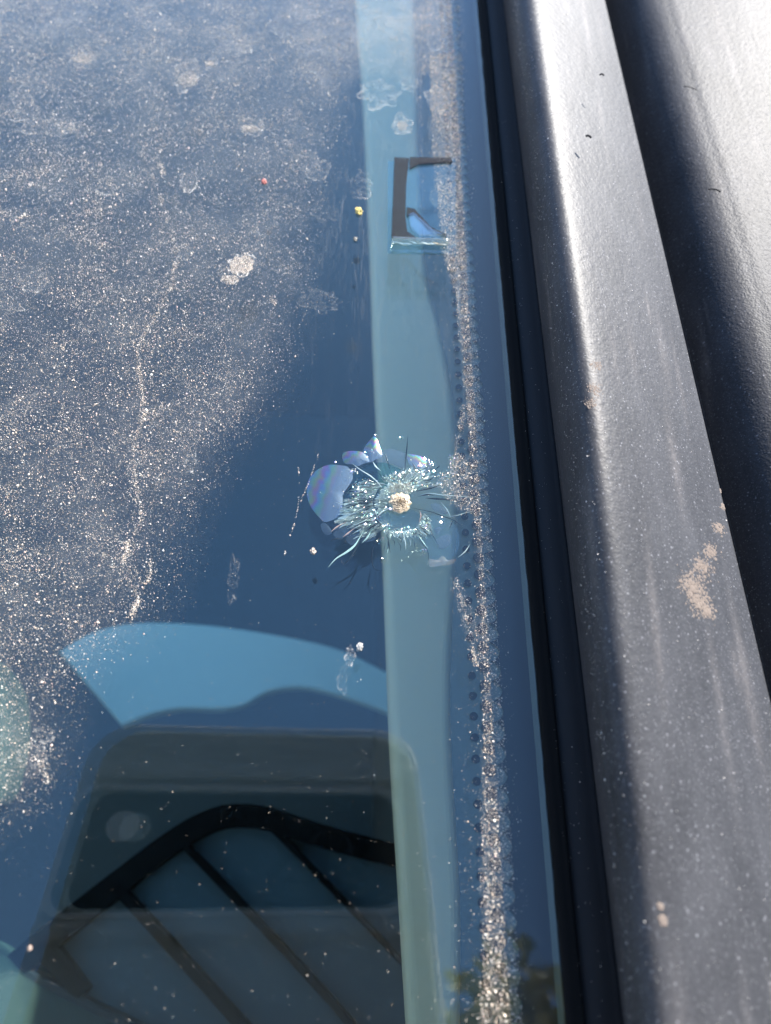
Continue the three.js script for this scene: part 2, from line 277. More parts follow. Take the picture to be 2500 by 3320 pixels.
// ---------------------------------------------------------------- stone chip: a star break in the outer glass layer
const chip = new THREE.Group(); chip.name = 'stone_chip'; windshield.add(chip);
chip.userData = { label: 'star-shaped stone chip with iridescent petals and radiating cracks' };
{
  const chipPart = (name, g, m) => part(name, g, m, chip);
  const petalMat = phys([0.8, 0.78, 0.84], { transmission: 0.985, thickness: 0, roughness: 0.06, ior: 1.52 });
  const greenMat = phys([0.36, 0.62, 0.56], { transmission: 1, thickness: 0, roughness: 0.02, ior: 1.6 });
  const greyMat = phys([0.62, 0.68, 0.64], { transmission: 1, thickness: 0, roughness: 0.08, ior: 1.7 });
  const filmMat = phys([1, 1, 1], { metalness: 1, roughness: 0.3, vertexColors: true, transparent: true, opacity: 0.16, side: THREE.DoubleSide });
  const black = std([0.006, 0.007, 0.008], { roughness: 0.35 });
  const grey = phys([0.32, 0.4, 0.38], { roughness: 0.25 });
  const rust = phys([0.34, 0.2, 0.17], { roughness: 0.35 });
  const silver = std([0.8, 0.82, 0.8], { roughness: 0.3, metalness: 0.45 });
  const glassy = phys([0.75, 0.85, 0.82], { transmission: 1, thickness: 0, roughness: 0.1, ior: 2.2 });
  const hue = (t) => { const a = 6.28318 * t; return [0.6 + 0.4 * Math.cos(a), 0.5 + 0.34 * Math.cos(a - 2.1), 0.55 + 0.4 * Math.cos(a - 4.2)]; };
  // shallow dome over an outline; film: [direction u, direction v, bands per mm] of its colour fringes
  function dome(outline, h, w, film = null, rings = 7) {
    const o = curve2(outline, 72, true); o.pop();
    const n = o.length, cx = o.reduce((s, p) => s + p[0], 0) / n, cy = o.reduce((s, p) => s + p[1], 0) / n, pos = [cx, cy, w + h], col = [], idx = [];
    for (let k = 1; k <= rings; k++) for (const p of o) { const t = k / rings; pos.push(cx + (p[0] - cx) * t, cy + (p[1] - cy) * t, w + h * (1 - t * t) + 0.02 * h * noise(p[0] * 2 * t, p[1] * 2 * t)); }
    for (let i = 0; i < n; i++) { idx.push(0, 1 + i, 1 + (i + 1) % n); for (let k = 0; k < rings - 1; k++) { const a = 1 + k * n + i, b = 1 + k * n + (i + 1) % n; idx.push(a, a + n, b, b, a + n, b + n); } }
    const g = new THREE.BufferGeometry(); g.setAttribute('position', new THREE.Float32BufferAttribute(pos, 3)); g.setIndex(idx);
    if (film) { for (let i = 0; i < pos.length; i += 3) { const d = (pos[i] - cx) * film[0] + (pos[i + 1] - cy) * film[1], s = d + 0.35 * noise(pos[i] * 0.9, pos[i + 1] * 0.5), c = hue(s * film[2] + 0.12 * noise(pos[i] * 3, pos[i + 1] * 0.7)), m = Math.min(1, Math.max(0, (d - film[3]) / film[4])); col.push(...c.map((x, k) => x * m + [0.62, 0.64, 0.74][k] * (1 - m))); } g.setAttribute('color', new THREE.Float32BufferAttribute(col, 3)); }
    g.computeVertexNormals();
    return g;
  }
  // tapered ridge along a path, triangular in section: widest at `peak` of its length
  function ridge(path, wid, hgt, w, peak = 0.4, tip = 0.06) {
    const c = curve2(path, 14), n = c.length, pos = [], idx = [];
    c.forEach((p, i) => {
      const a = c[Math.max(0, i - 1)], b = c[Math.min(n - 1, i + 1)], dx = b[0] - a[0], dy = b[1] - a[1], l = Math.hypot(dx, dy) || 1, t = i / (n - 1);
      const f = tip + (1 - tip) * (t < peak ? t / peak : (1 - t) / (1 - peak)), hw = 0.5 * wid * f;
      pos.push(p[0] - dy / l * hw, p[1] + dx / l * hw, w, p[0] + dy / l * hw * 0.1, p[1] - dx / l * hw * 0.1, w + hgt * f, p[0] + dy / l * hw, p[1] - dx / l * hw, w);
    });
    for (let i = 0; i < n - 1; i++) { const a = i * 3; idx.push(a, a + 1, a + 3, a + 1, a + 4, a + 3, a + 1, a + 2, a + 4, a + 2, a + 5, a + 4, a, a + 3, a + 2, a + 2, a + 3, a + 5); }
    const g = new THREE.BufferGeometry(); g.setAttribute('position', new THREE.Float32BufferAttribute(pos, 3)); g.setIndex(idx);
    const f = g.toNonIndexed(); f.computeVertexNormals();
    return f;
  }
  // petals: thin air gaps that mirror the sky
  const A = pair([-5.13, 42.52, -4.96, 44.02, -4.33, 45.17, -3.41, 46.03, -2.37, 46.49, -1.13, 46.51, 0.03, 46.31, 0.68, 45.53, 0.80, 44.52, 0.23, 43.28, -0.34, 42.16, -0.37, 40.79, -0.45, 39.53, -1.14, 38.64, -2.56, 38.00, -3.45, 38.82, -4.28, 39.83, -4.87, 41.06]);
  const B = pair([-0.73, 47.72, -0.49, 48.36, 0.22, 48.66, 1.11, 48.71, 1.93, 48.60, 2.57, 48.01, 2.95, 47.09, 2.33, 46.85, 1.45, 46.39, 0.73, 46.61, -0.25, 46.71]);
  const C = pair([2.02, 48.66, 2.35, 49.57, 2.88, 50.46, 3.52, 51.23, 3.92, 50.84, 4.25, 49.79, 4.54, 48.85, 4.64, 48.12, 3.84, 47.55, 2.95, 47.09, 2.39, 48.10]);
  const D = pair([4.58, 48.85, 5.44, 49.27, 6.35, 49.27, 7.44, 48.95, 7.89, 48.61, 7.84, 47.14, 7.79, 46.31, 7.08, 46.48, 6.09, 46.94, 5.01, 47.09, 3.94, 46.93, 3.84, 47.55]);
  const E = pair([8.08, 48.51, 9.03, 48.57, 10.12, 48.20, 10.65, 47.50, 10.27, 46.44, 9.19, 46.38, 8.30, 47.17]);
  chipPart('petal', dome(A, 0.14, -0.9), petalMat); chipPart('petal_film', dome(A, 0.14, -0.86, [-1, 0.25, 0.55, -0.6, 1.6]), filmMat);
  chipPart('petal', dome(B, 0.12, -0.7), petalMat); chipPart('petal_film', dome(B, 0.12, -0.66, [-0.7, 0.7, 0.8, -0.3, 0.8]), filmMat);
  chipPart('petal', dome(C, 0.15, -0.75), petalMat); chipPart('petal_film', dome(C, 0.15, -0.71, [0.2, 1, 0.75, -0.4, 0.9]), filmMat);
  chipPart('petal', dome(D, 0.12, -0.72), petalMat);
  chipPart('petal', dome(E, 0.1, -0.7), petalMat); chipPart('petal_film', dome(E, 0.1, -0.66, [0.5, 1, 0.8, -0.5, 0.8]), filmMat);
  chipPart('petal', dome(pair([-3.04, 37.43, -2.72, 37.78, -2.11, 37.48, -1.55, 36.38, -1.88, 36.16, -2.56, 36.33]), 0.08, -0.7), petalMat);
  for (const o of [[11.16, 41.07, 12.22, 41.22, 13.37, 39.90, 12.88, 39.69, 11.58, 40.11], [11.75, 36.03, 13.41, 36.83, 13.63, 35.60, 12.24, 34.80], [11.53, 37.62, 12.49, 37.85, 11.90, 36.76], [-1.38, 36.29, -0.26, 37.94, 1.42, 38.68, 1.94, 38.51, 0.63, 36.75, -0.50, 35.50], [0.15, 35.99, 1.46, 37.17, 2.15, 36.82, 1.53, 35.13, 0.86, 34.82], [2.19, 35.34, 3.17, 36.87, 3.94, 36.53, 3.87, 35.69]])
    chipPart('petal', dome(pair(o), 0.07, -0.65), petalMat);
  // deep green glass between the petals and the smooth bowl under the pit
  chipPart('fracture_bowl', dome(pair([-0.58, 46.08, 0.84, 45.95, 1.45, 46.39, 2.51, 46.86, 3.84, 47.34, 5.10, 47.41, 6.09, 47.00, 7.44, 46.29, 7.79, 45.49, 7.08, 44.43, 5.67, 43.56, 3.91, 43.47, 2.15, 43.58, 1.08, 43.93, 0.08, 42.68, -0.54, 42.85, -0.59, 44.04]), 0.3, -1.2), greenMat);
  chipPart('fracture_bowl', dome(pair([4.30, 38.43, 4.98, 39.51, 6.36, 39.96, 8.44, 40.16, 9.57, 39.44, 9.73, 38.39, 8.94, 37.50, 7.40, 37.01, 5.69, 37.31, 4.66, 37.78]), -0.35, -0.5), greyMat);
  chipPart('fracture_bowl', dome(pair([10.35, 39.47, 11.75, 39.73, 13.82, 38.86, 14.65, 37.75, 14.64, 35.13, 13.30, 33.24, 10.92, 32.43, 10.61, 34.41, 9.62, 36.03, 10.83, 37.21]), 0.12, -1.0), phys([0.84, 0.88, 0.86], { transmission: 1, thickness: 0, roughness: 0.05, ior: 1.7 }));
  // dark cracks
  const cracks = [
    [[8.15, 51.51, 8.00, 49.57, 7.80, 47.14, 7.58, 45.07], 0.17], [[4.94, 48.45, 5.42, 47.01, 5.90, 45.19], 0.13],
    [[2.41, 36.83, 1.78, 34.95, 1.08, 33.29, -0.10, 31.67], 0.3], [[4.21, 35.98, 3.65, 34.30, 3.55, 32.76, 4.03, 31.53, 5.03, 31.43], 0.16],
    [[5.48, 36.13, 5.66, 34.93, 5.85, 33.80], 0.2], [[9.11, 36.75, 9.95, 35.30, 10.53, 34.40, 10.75, 32.46], 0.16],
    [[8.53, 40.31, 10.01, 40.04, 11.23, 39.80, 12.61, 39.29, 13.82, 38.86, 14.92, 38.05, 15.68, 37.04], 0.13], [[13.92, 38.68, 13.71, 38.19, 13.43, 37.65], 0.15],
    [[10.76, 37.77, 11.33, 36.38, 12.19, 34.80], 0.12], [[10.38, 41.80, 11.62, 41.78, 13.56, 41.71, 16.11, 41.43], 0.3], [[8.66, 47.18, 9.19, 46.28, 10.53, 45.40], 0.2],
    [[12.45, 46.87, 11.62, 45.99], 0.12], [[9.16, 42.73, 11.30, 43.39, 12.78, 44.07], 0.25], [[9.38, 41.97, 10.75, 42.36, 11.63, 42.24], 0.22],
    [[3.53, 45.06, 2.64, 45.07, 1.84, 45.03], 0.12], [[3.45, 44.45, 2.49, 43.80, 1.28, 43.24], 0.12], [[4.05, 45.50, 4.69, 44.62, 5.14, 43.93], 0.1],
    [[-0.17, 42.27, 0.75, 43.31, 1.97, 43.57], 0.3], [[3.82, 38.60, 4.26, 38.14, 4.78, 37.60], 0.28], [[-1.83, 35.07, -1.01, 35.48, -0.25, 35.51], 0.2], [[-0.63, 34.58, 0.19, 34.89, 0.69, 34.91], 0.12],
  ];
  for (const [p, wd] of cracks) chipPart('crack', ridge(pair(p), wd, 0.12, -0.35), black);
  for (const [p, wd] of [[[2.41, 36.74, 1.37, 34.66, 0.40, 33.71, -0.89, 32.76, -1.82, 31.54], 0.3], [[9.28, 36.57, 10.12, 35.22, 10.62, 34.59], 0.2], [[3.51, 37.07, 2.86, 35.74, 2.20, 34.97], 0.2]]) chipPart('crack', ridge(pair(p), wd, 0.1, -0.3), grey);
  for (const [p, wd] of [[[-1.72, 36.37, -0.91, 37.15, 0.25, 37.87], 0.2], [[-0.18, 35.70, 0.56, 36.38, 1.30, 37.07], 0.2], [[9.62, 39.92, 9.74, 39.16, 9.47, 38.09], 0.18]]) chipPart('crack', ridge(pair(p), wd, 0.08, -0.3), rust);
  // bright crack lines
  for (const [p, wd] of [[[9.69, 42.16, 10.75, 42.46, 12.69, 42.31, 15.34, 42.19, 18.32, 42.23], 0.13], [[13.13, 39.22, 14.18, 39.31, 15.60, 39.81, 16.84, 40.11], 0.12], [[12.31, 41.32, 13.16, 40.19, 13.65, 39.05], 0.12], [[0.65, 46.45, 1.74, 45.58, 3.18, 44.64, 4.17, 43.68, 4.71, 42.91], 0.16], [[3.40, 46.90, 3.77, 46.20, 4.49, 45.52], 0.2], [[16.02, 35.47, 15.29, 34.33, 14.32, 33.47], 0.14], [[3.71, 40.03, 3.89, 39.37, 4.07, 38.80], 0.14], [[3.99, 38.61, 4.67, 39.40, 5.70, 40.03], 0.16], [[7.40, 36.68, 7.74, 35.21, 7.78, 34.29], 0.12], [[6.89, 35.82, 7.23, 35.55], 0.12]]) chipPart('crack', ridge(pair(p), wd, 0.1, -0.2, 0.5), silver);
  chipPart('shell_edge', dome(pair([10.76, 33.28, 11.43, 32.90, 12.46, 33.75, 13.21, 33.10, 14.23, 33.42, 13.62, 32.71, 12.43, 32.44, 10.87, 32.29]), 0.08, -0.5), phys([0.75, 0.5, 0.42], { roughness: 0.3, transparent: true, opacity: 0.07 }));
  chipPart('fracture_bowl', dome(pair([4.79, 43.51, 3.47, 43.45, 1.28, 43.34, -0.07, 41.88, -0.86, 40.11, -1.12, 37.99, 0.31, 36.37, 2.34, 36.08, 4.45, 36.92, 5.72, 37.73, 5.70, 40.42]), 0.2, -0.95), greyMat);
  // fans of fracture ridges either side of the bowl
  const lerpLine = (L, t) => { const x = t * (L.length - 1), i = Math.min(L.length - 2, Math.floor(x)), f = x - i; return [L[i][0] + (L[i + 1][0] - L[i][0]) * f, L[i][1] + (L[i + 1][1] - L[i][1]) * f]; };
  const fan = (inner, outer, n, wd) => {
    for (let k = 0; k < n; k++) {
      const t = Math.min(1, Math.max(0, (k + rr(0.1, 0.9)) / n)), a = lerpLine(inner, t), b = lerpLine(outer, Math.min(1, Math.max(0, t + rr(-0.02, 0.02)))), s = rr(-0.1, 0.55), e = s + rr(0.25, 0.6);
      const q = (f) => [a[0] + (b[0] - a[0]) * f, a[1] + (b[1] - a[1]) * f], bend = rr(-0.12, 0.12), m = q((s + e) / 2), dx = b[0] - a[0], dy = b[1] - a[1];
      const pick = rnd();
      chipPart('fracture_ridge', ridge([q(s), [m[0] - dy * bend, m[1] + dx * bend], q(e)], wd * rr(0.5, 1.3), rr(0.06, 0.2), -0.28 + rr(-0.1, 0.1), rr(0.3, 0.6)), pick < 0.5 ? black : pick < 0.72 ? silver : pick < 0.94 ? glassy : grey);
    }
  };
  // continuous pleated fracture faces (hackle): radial folds that each mirror another patch of sky
  const hackleMat = phys([0.5, 0.52, 0.5], { roughness: 0.28, metalness: 0.7, flatShading: true, side: THREE.DoubleSide, transparent: true, opacity: 0.72 });
  const hackle = (inner, outer, nA, amp, e0 = 0.55, e1 = 1) => {
    const nR = 7, pos = [], idx = [];
    for (let a = 0; a <= nA; a++) {
      const t = a / nA, p = lerpLine(inner, t), q = lerpLine(outer, t), e = rr(e0, e1), side = (a & 1 ? 1 : -1) * rr(0.4, 1);
      for (let r = 0; r <= nR; r++) { const f = e * r / nR, w = Math.sin(Math.PI * Math.min(1, f * 1.05 + 0.08)), sw = 0.05 * noise(t * 9, f * 2) * (r > 0 ? 1 : 0); pos.push(p[0] + (q[0] - p[0]) * f - (q[1] - p[1]) * sw, p[1] + (q[1] - p[1]) * f + (q[0] - p[0]) * sw, -0.42 + side * amp * (0.35 + 0.65 * w) + 0.05 * noise(t * 40, f * 9)); }
    }
    for (let a = 0; a < nA; a++) for (let r = 0; r < nR; r++) { const k = a * (nR + 1) + r; idx.push(k, k + 1, k + nR + 1, k + 1, k + nR + 2, k + nR + 1); }
    const g = new THREE.BufferGeometry(); g.setAttribute('position', new THREE.Float32BufferAttribute(pos, 3)); g.setIndex(idx);
    const f = g.toNonIndexed(); f.computeVertexNormals(); return f;
  };
  const inL = pair([5.23, 43.74, 4.18, 42.88, 3.51, 41.27, 3.52, 40.80, 3.71, 39.74, 3.90, 38.70, 4.43, 38.05, 5.29, 37.62]), outL = pair([1.77, 44.37, 0.42, 42.90, -0.06, 41.69, -1.06, 40.78, -0.68, 39.73, -1.45, 37.98, -0.90, 36.87, 0.32, 36.00, 1.52, 35.31, 3.20, 35.38]);
  const inR = pair([10.18, 39.66, 9.73, 38.49, 9.12, 37.51, 8.51, 37.01]), outR = pair([11.37, 38.46, 11.35, 37.04, 10.73, 35.98, 9.02, 35.82]);
  const inT = pair([5.10, 43.93, 6.33, 44.30, 7.40, 44.15, 8.46, 43.70, 8.99, 42.72]), outT = pair([4.38, 44.90, 6.15, 45.61, 8.57, 46.97, 11.17, 46.07, 13.27, 43.94]);
  const inB = pair([8.86, 37.31, 7.40, 36.91, 5.69, 36.98, 5.38, 37.53]), outB = pair([9.27, 36.01, 7.65, 35.76, 5.79, 35.68, 4.80, 36.38]);
  const near = (L, f) => { const c = [7.14, 41.45]; return L.map((p) => [p[0] + (c[0] - p[0]) * f, p[1] + (c[1] - p[1]) * f]); };
  chipPart('fracture_face', hackle(near(inL.slice(0, 6), 0.55), inL.slice(0, 6), 60, 0.12, 0.7, 1), hackleMat);
  chipPart('fracture_face', hackle(inL, outL, 92, 0.2), hackleMat);
  chipPart('fracture_face', hackle(inR, outR, 34, 0.18), hackleMat);
  chipPart('fracture_face', hackle(near(inT, 0.5), inT, 50, 0.12, 0.7, 1), hackleMat);
  chipPart('fracture_face', hackle(inT, outT, 56, 0.2), hackleMat);
  chipPart('fracture_face', hackle(inB, outB, 40, 0.1, 0.4, 0.9), hackleMat);
  fan(inL, outL, 70, 0.1); fan(inR, outR, 20, 0.08); fan(inT, outT, 30, 0.1);
  fan(pair([8.43, 37.01, 6.97, 36.66, 5.35, 36.68, 5.72, 37.45]), pair([8.92, 34.15, 7.65, 34.28, 5.97, 33.58, 4.68, 32.89]), 12, 0.1);
  // the pit: crushed glass
  const pit = (c, rx, ry, h, s, ir = 0.12) => {
    const N = 64, M = 24, pos = [c[0], c[1], h], col = [0.8, 0.68, 0.5], idx = [];
    for (let m = 1; m <= M; m++) for (let k = 0; k < N; k++) {
      const a = k / N * 6.28318, t = m / M, j = 1 + ir * noise(Math.cos(a) * 2.2 - s, Math.sin(a) * 2.2) * 0.4 + ir * noise(Math.cos(a) * 1.6 + s, Math.sin(a) * 1.6), x = Math.cos(a) * rx * t * j, y = Math.sin(a) * ry * t * j;
      const f = 1 - Math.abs(noise(x * 2.6 + s, y * 2.6)), e = 1 - Math.abs(noise(x * 6.5 - s, y * 6.5 + 3)), z = h * (1 - t * t * t) * (0.45 + 0.75 * f * f) + 0.18 * e * (1 - t * t) - 0.05 * t;
      pos.push(c[0] + x, c[1] + y, z); const b = 0.3 + 0.75 * f * f * e; col.push(0.9 * b, 0.76 * b, 0.57 * b);
    }
    for (let k = 0; k < N; k++) { idx.push(0, 1 + k, 1 + (k + 1) % N); for (let m = 0; m < M - 1; m++) { const a = 1 + m * N + k, b = 1 + m * N + (k + 1) % N; idx.push(a, a + N, b, b, a + N, b + N); } }
    const g = new THREE.BufferGeometry(); g.setAttribute('position', new THREE.Float32BufferAttribute(pos, 3)); g.setAttribute('color', new THREE.Float32BufferAttribute(col, 3)); g.setIndex(idx); g.computeVertexNormals();
    return g;
  };
  const pitMat = phys([0.72, 0.66, 0.58], { vertexColors: true, roughness: 0.35 });
  const pm = part('pit', pit([7.08, 40.84], 1.4, 1.5, 0.3, 2.2), pitMat, chip); pm.userData.label = 'cream crushed glass pit at the middle of the chip';
  part('pit_rim', pit([7.25, 43.01], 1.9, 1.0, 0.12, 7.7, 0.5), phys([0.8, 0.85, 0.82], { vertexColors: true, roughness: 0.3, transparent: true, opacity: 0.2 }), chip);
  // loose facets: most lie at random, some catch the sun towards the lens
  const spots = [[[7.14, 41.15], 2.4, 60], [[2.17, 42.88], 1.6, 90], [[1.34, 41.17], 1.6, 70], [[2.70, 38.83], 1.5, 70], [[3.83, 38.22], 0.8, 40], [[5.34, 37.34], 0.7, 30], [[7.06, 36.85], 0.8, 40], [[8.43, 36.82], 0.6, 30], [[10.41, 37.75], 0.8, 40], [[9.93, 34.01], 0.7, 24], [[10.09, 45.81], 1.7, 90], [[12.58, 44.92], 1.5, 70], [[9.71, 44.16], 1.4, 60], [[6.33, 44.70], 0.9, 30], [[11.18, 46.90], 0.8, 40], [[0.78, 45.13], 0.6, 24], [[14.19, 47.69], 0.9, 40], [[3.37, 48.36], 0.35, 14], [[7.40, 50.71], 0.3, 8], [[12.60, 39.00], 0.5, 8], [[4.47, 35.44], 0.5, 16]];
  const glints = [[[10.29, 47.48], 0.26], [[9.64, 46.51], 0.24], [[11.47, 45.68], 0.22], [[9.19, 45.71], 0.16], [[10.08, 45.10], 0.17], [[2.60, 37.50], 0.22], [[12.23, 38.17], 0.2], [[2.58, 47.43], 0.16], [[-1.57, 46.43], 0.14], [[2.30, 48.15], 0.12], [[6.99, 50.74], 0.12], [[0.60, 45.12], 0.14], [[4.80, 32.90], 0.1], [[5.75, 39.84], 0.18], [[5.79, 39.79], 0.2], [[3.60, 50.98], 0.12], [[7.40, 45.26], 0.2], [[6.95, 44.73], 0.16], [[6.90, 44.83], 0.2]];
  const shard = new THREE.OctahedronGeometry(1, 0); shard.scale(1, 0.7, 0.35);
  const list = [];
  for (const [c, r, n] of spots) for (let k = 0; k < n; k++) list.push([c[0] + gauss() * r * 0.5, c[1] + gauss() * r * 0.45, rr(0.025, 0.075), rnd() < 0.16]);
  for (const [c, r] of glints) list.push([c[0], c[1], r * 1.15, true]);
  const inst = new THREE.InstancedMesh(shard, std([1, 1, 1], { roughness: 0.16, metalness: 0.75 }), list.length);
  const tints = [[1, 1, 1], [1, 0.92, 0.78], [0.45, 0.9, 1], [1, 0.55, 0.5], [0.4, 1, 0.75], [1, 0.9, 0.4], [0.75, 0.65, 1]];
  const M4 = new THREE.Matrix4(), Q = new THREE.Quaternion(), Z = new THREE.Vector3(0, 0, 1);
  list.forEach(([x, y, r, facing], i) => {
    const view = new THREE.Vector3(-x, -y, LENS_HEIGHT).normalize(), n = facing ? view.add(SUN).normalize().add(new THREE.Vector3(gauss(), gauss(), gauss()).multiplyScalar(0.06)).normalize() : new THREE.Vector3(gauss(), gauss(), Math.abs(gauss()) + 0.6).normalize();
    // a flat facet of the octahedron, not its tip, is turned to n
    Q.setFromUnitVectors(new THREE.Vector3(0.33, 0.47, 0.94).normalize(), n);
    M4.compose(new THREE.Vector3(x, y, 0.02 + rr(0, 0.06)).multiplyScalar(MM), Q, new THREE.Vector3(r, r, r).multiplyScalar(MM));
    inst.setMatrixAt(i, M4); const t = tints[Math.floor(rnd() * tints.length)]; inst.setColorAt(i, lin(...t));
  });
  shade(inst); inst.name = 'glass_shards'; inst.userData = { kind: 'stuff', label: 'tiny glittering glass splinters in the chip' }; chip.add(inst);
}
// ---------------------------------------------------------------- road dust on the glass
const DU0 = -80, DV0 = -24, DW = 104, DH = 208;                       // dusted part of the glass, mm
const dirtyMask = (() => {   // where the wiper has not swept
  const W = 260, H = 520, cv = document.createElement('canvas'); cv.width = W; cv.height = H; const c = cv.getContext('2d');
  c.fillStyle = '#000'; c.fillRect(0, 0, W, H);
  const X = (u) => (u - DU0) / DW * W, Y = (v) => (v - DV0) / DH * H;
  const poly = (p, col) => { c.fillStyle = col; c.beginPath(); p.forEach((q, i) => (i ? c.lineTo(X(q[0]), Y(q[1])) : c.moveTo(X(q[0]), Y(q[1])))); c.closePath(); c.fill(); };
  poly(pair([-97.20, 150.65, 21.38, 169.91, 18.12, 148.77, 17.74, 137.85, 13.60, 134.34, 8.25, 129.34, -0.59, 135.39, -4.31, 129.14, -6.23, 108.02, -8.43, 86.69, -10.02, 69.50, -13.04, 55.27, -18.25, 46.83, -21.51, 36.57, -22.23, 28.59, -23.82, 23.69, -30.91, 20.21, -31.64, 12.35, -31.34, 4.97, -46.54, 1.33]), '#fff');
  poly(pair([13.21, 161.44, 20.08, 162.51, 17.68, 102.27, 18.12, 77.16, 18.65, 47.38, 18.63, 21.99, 18.62, 2.17, 18.55, -17.24, 14.22, -17.22, 15.25, -10.07, 15.66, 2.13, 16.68, 16.54, 16.72, 33.78, 16.44, 54.75, 15.60, 76.95, 14.01, 84.63, 12.33, 113.80]), '#fff');
  poly(pair([11.65, 43.48, 14.92, 48.64, 17.42, 48.04, 17.01, 39.64, 14.61, 40.20]), '#999');
  poly(pair([13.10, 30.53, 14.25, 30.58, 16.34, 25.90, 17.10, 19.21, 16.03, 19.72, 14.60, 24.69]), '#777');
  const d = c.getImageData(0, 0, W, H).data; let a = new Float32Array(W * H); for (let i = 0; i < a.length; i++) a[i] = d[i * 4] / 255;
  const sharp = a.slice();
  for (let pass = 0; pass < 3; pass++) { const b = new Float32Array(W * H), r = 7; for (let y = 0; y < H; y++) for (let x = 0; x < W; x++) { let s = 0, n = 0; for (let k = -r; k <= r; k++) { const xx = x + k; if (xx >= 0 && xx < W) { s += a[y * W + xx]; n++; } } b[y * W + x] = s / n; } for (let y = 0; y < H; y++) for (let x = 0; x < W; x++) { let s = 0, n = 0; for (let k = -r; k <= r; k++) { const yy = y + k; if (yy >= 0 && yy < H) { s += b[yy * W + x]; n++; } } a[y * W + x] = s / n; } }
  return (u, v) => { const x = Math.floor((u - DU0) / DW * W), y = Math.floor((v - DV0) / DH * H); if (x < 0 || y < 0 || x >= W || y >= H) return 0; const m = a[y * W + x]; return u > 11 && v < 140 ? Math.min(1, 0.15 * m + 0.9 * sharp[y * W + x]) : m; };
})();
// dried drops and runs: [outline centre u, v, radius u, radius v, strength]
const DROPS = [[-51.0, 128.9, 2.57, 3.05, 1], [-32.0, 126.3, 2.29, 4.41, 1.2], [-58.6, 114.6, 2.56, 4.25, 0.9], [-53.2, 109.4, 4.10, 2.15, 1], [-49.9, 110.1, 1.65, 1.68, 0.8], [-19.4, 113.3, 2.54, 2.00, 1], [-18.8, 79.1, 2.08, 2.10, 1.4], [-17.4, 80.6, 1.82, 2.13, 2.6], [-27.7, 98.2, 1.48, 2.22, 1.2], [-47.8, 93.6, 1.41, 1.48, 1], [-39.3, 96.4, 2.31, 3.06, 0.9], [-51.1, 88.0, 2.74, 2.02, 0.6], [-6.8, 103.2, 1.87, 2.57, 0.8], [-9.2, 105.3, 2.34, 2.85, 0.7], [3.1, 125.2, 3.25, 3.89, 1.1], [8.7, 129.0, 1.57, 1.99, 1], [7.2, 116.8, 1.83, 3.13, 1.3], [13.8, 125.6, 1.91, 3.63, 1.3], [-5.2, 74.4, 2.63, 2.41, 0.5], [-22.6, 136.8, 1.20, 2.07, 1.2], [-28.3, 130.5, 1.17, 1.69, 1.2], [0.4, 100.5, 1.55, 3.70, 0.6], [-2.9, 150.6, 5.56, 4.94, 0.9], [13.0, 148.0, 3.28, 6.56, 1], [7.4, 152.1, 3.77, 4.34, 0.9], [-13.5, 144.2, 4.47, 6.32, 0.7], [-47.3, 74.6, 2.34, 1.99, 1], [-34.0, 74.8, 2.66, 1.82, 0.5], [-26.3, 82.6, 1.25, 1.37, 1], [-5.5, 93.3, 1.95, 2.16, 0.4], [-23.8, 43.7, 0.93, 1.37, 0.5], [-20.4, 45.3, 0.71, 1.40, 1], [1.2, 20.4, 0.53, 1.20, 0.8], [-13.1, 29.5, 0.66, 3.01, 0.3], [0.5, 17.7, 0.53, 1.59, 0.3], [-31.8, 9.0, 1.33, 1.21, 1], [-31.1, 10.9, 0.96, 0.76, 0.8], [-19.5, 52.2, 1.35, 0.74, 0.5], [-36.1, 47.3, 1.51, 0.70, 0.4], [-26.8, 44.3, 1.40, 1.51, 0.6], [-50.0, 69.9, 2.54, 1.73, 0.8], [-37.2, 67.5, 1.92, 1.19, 0.5], [16.8, 79.0, 1.17, 5.93, 0.8], [14.1, 88.7, 1.97, 2.11, 0.8], [14.0, 98.5, 1.89, 2.97, 0.7], [14.8, 46.5, 1.25, 1.59, 0.8], [-15.6, 90.2, 2.92, 2.73, 0.5], [-21.2, 87.6, 2.15, 2.46, 0.6], [-13.2, 115.9, 3.24, 3.87, 0.4], [-37.3, 120.8, 2.39, 3.43, 0.4], [-7.7, 135.9, 3.50, 5.99, 0.6], [-12.8, 82.3, 2.83, 2.96, 0.5]];
const RUNS = [
  [-33.41, 106.22, -34.00, 100.34, -31.35, 92.89, -27.85, 82.95, -27.28, 76.29, -28.45, 69.86, -30.07, 63.75, -28.62, 57.39, -27.61, 52.11, -27.95, 47.71, -26.43, 40.90, -25.27, 37.04, -26.34, 32.61, -26.03, 29.62, -23.82, 26.79, -24.22, 24.51],
  [-22.96, 54.66, -24.69, 53.79, -26.28, 52.19, -27.55, 51.74], [-36.98, 104.64, -33.16, 102.15, -32.21, 99.40], [-23.91, 33.95, -23.00, 30.04, -23.82, 26.79], [-55.41, 88.45, -52.44, 87.71, -51.19, 88.34],
  [-32.53, 9.95, -30.91, 8.13, -29.23, 5.90], [-6.36, 45.34, -5.99, 39.89, -7.21, 32.79], [-3.78, 47.98, -4.85, 43.34, -5.72, 40.24], [-14.37, 72.73, -12.07, 73.82, -12.37, 69.32],
  [13.96, 30.26, 14.92, 25.85, 15.59, 21.90, 16.03, 19.72], [15.85, 56.28, 14.55, 47.16, 14.61, 40.20],
].map(pair);
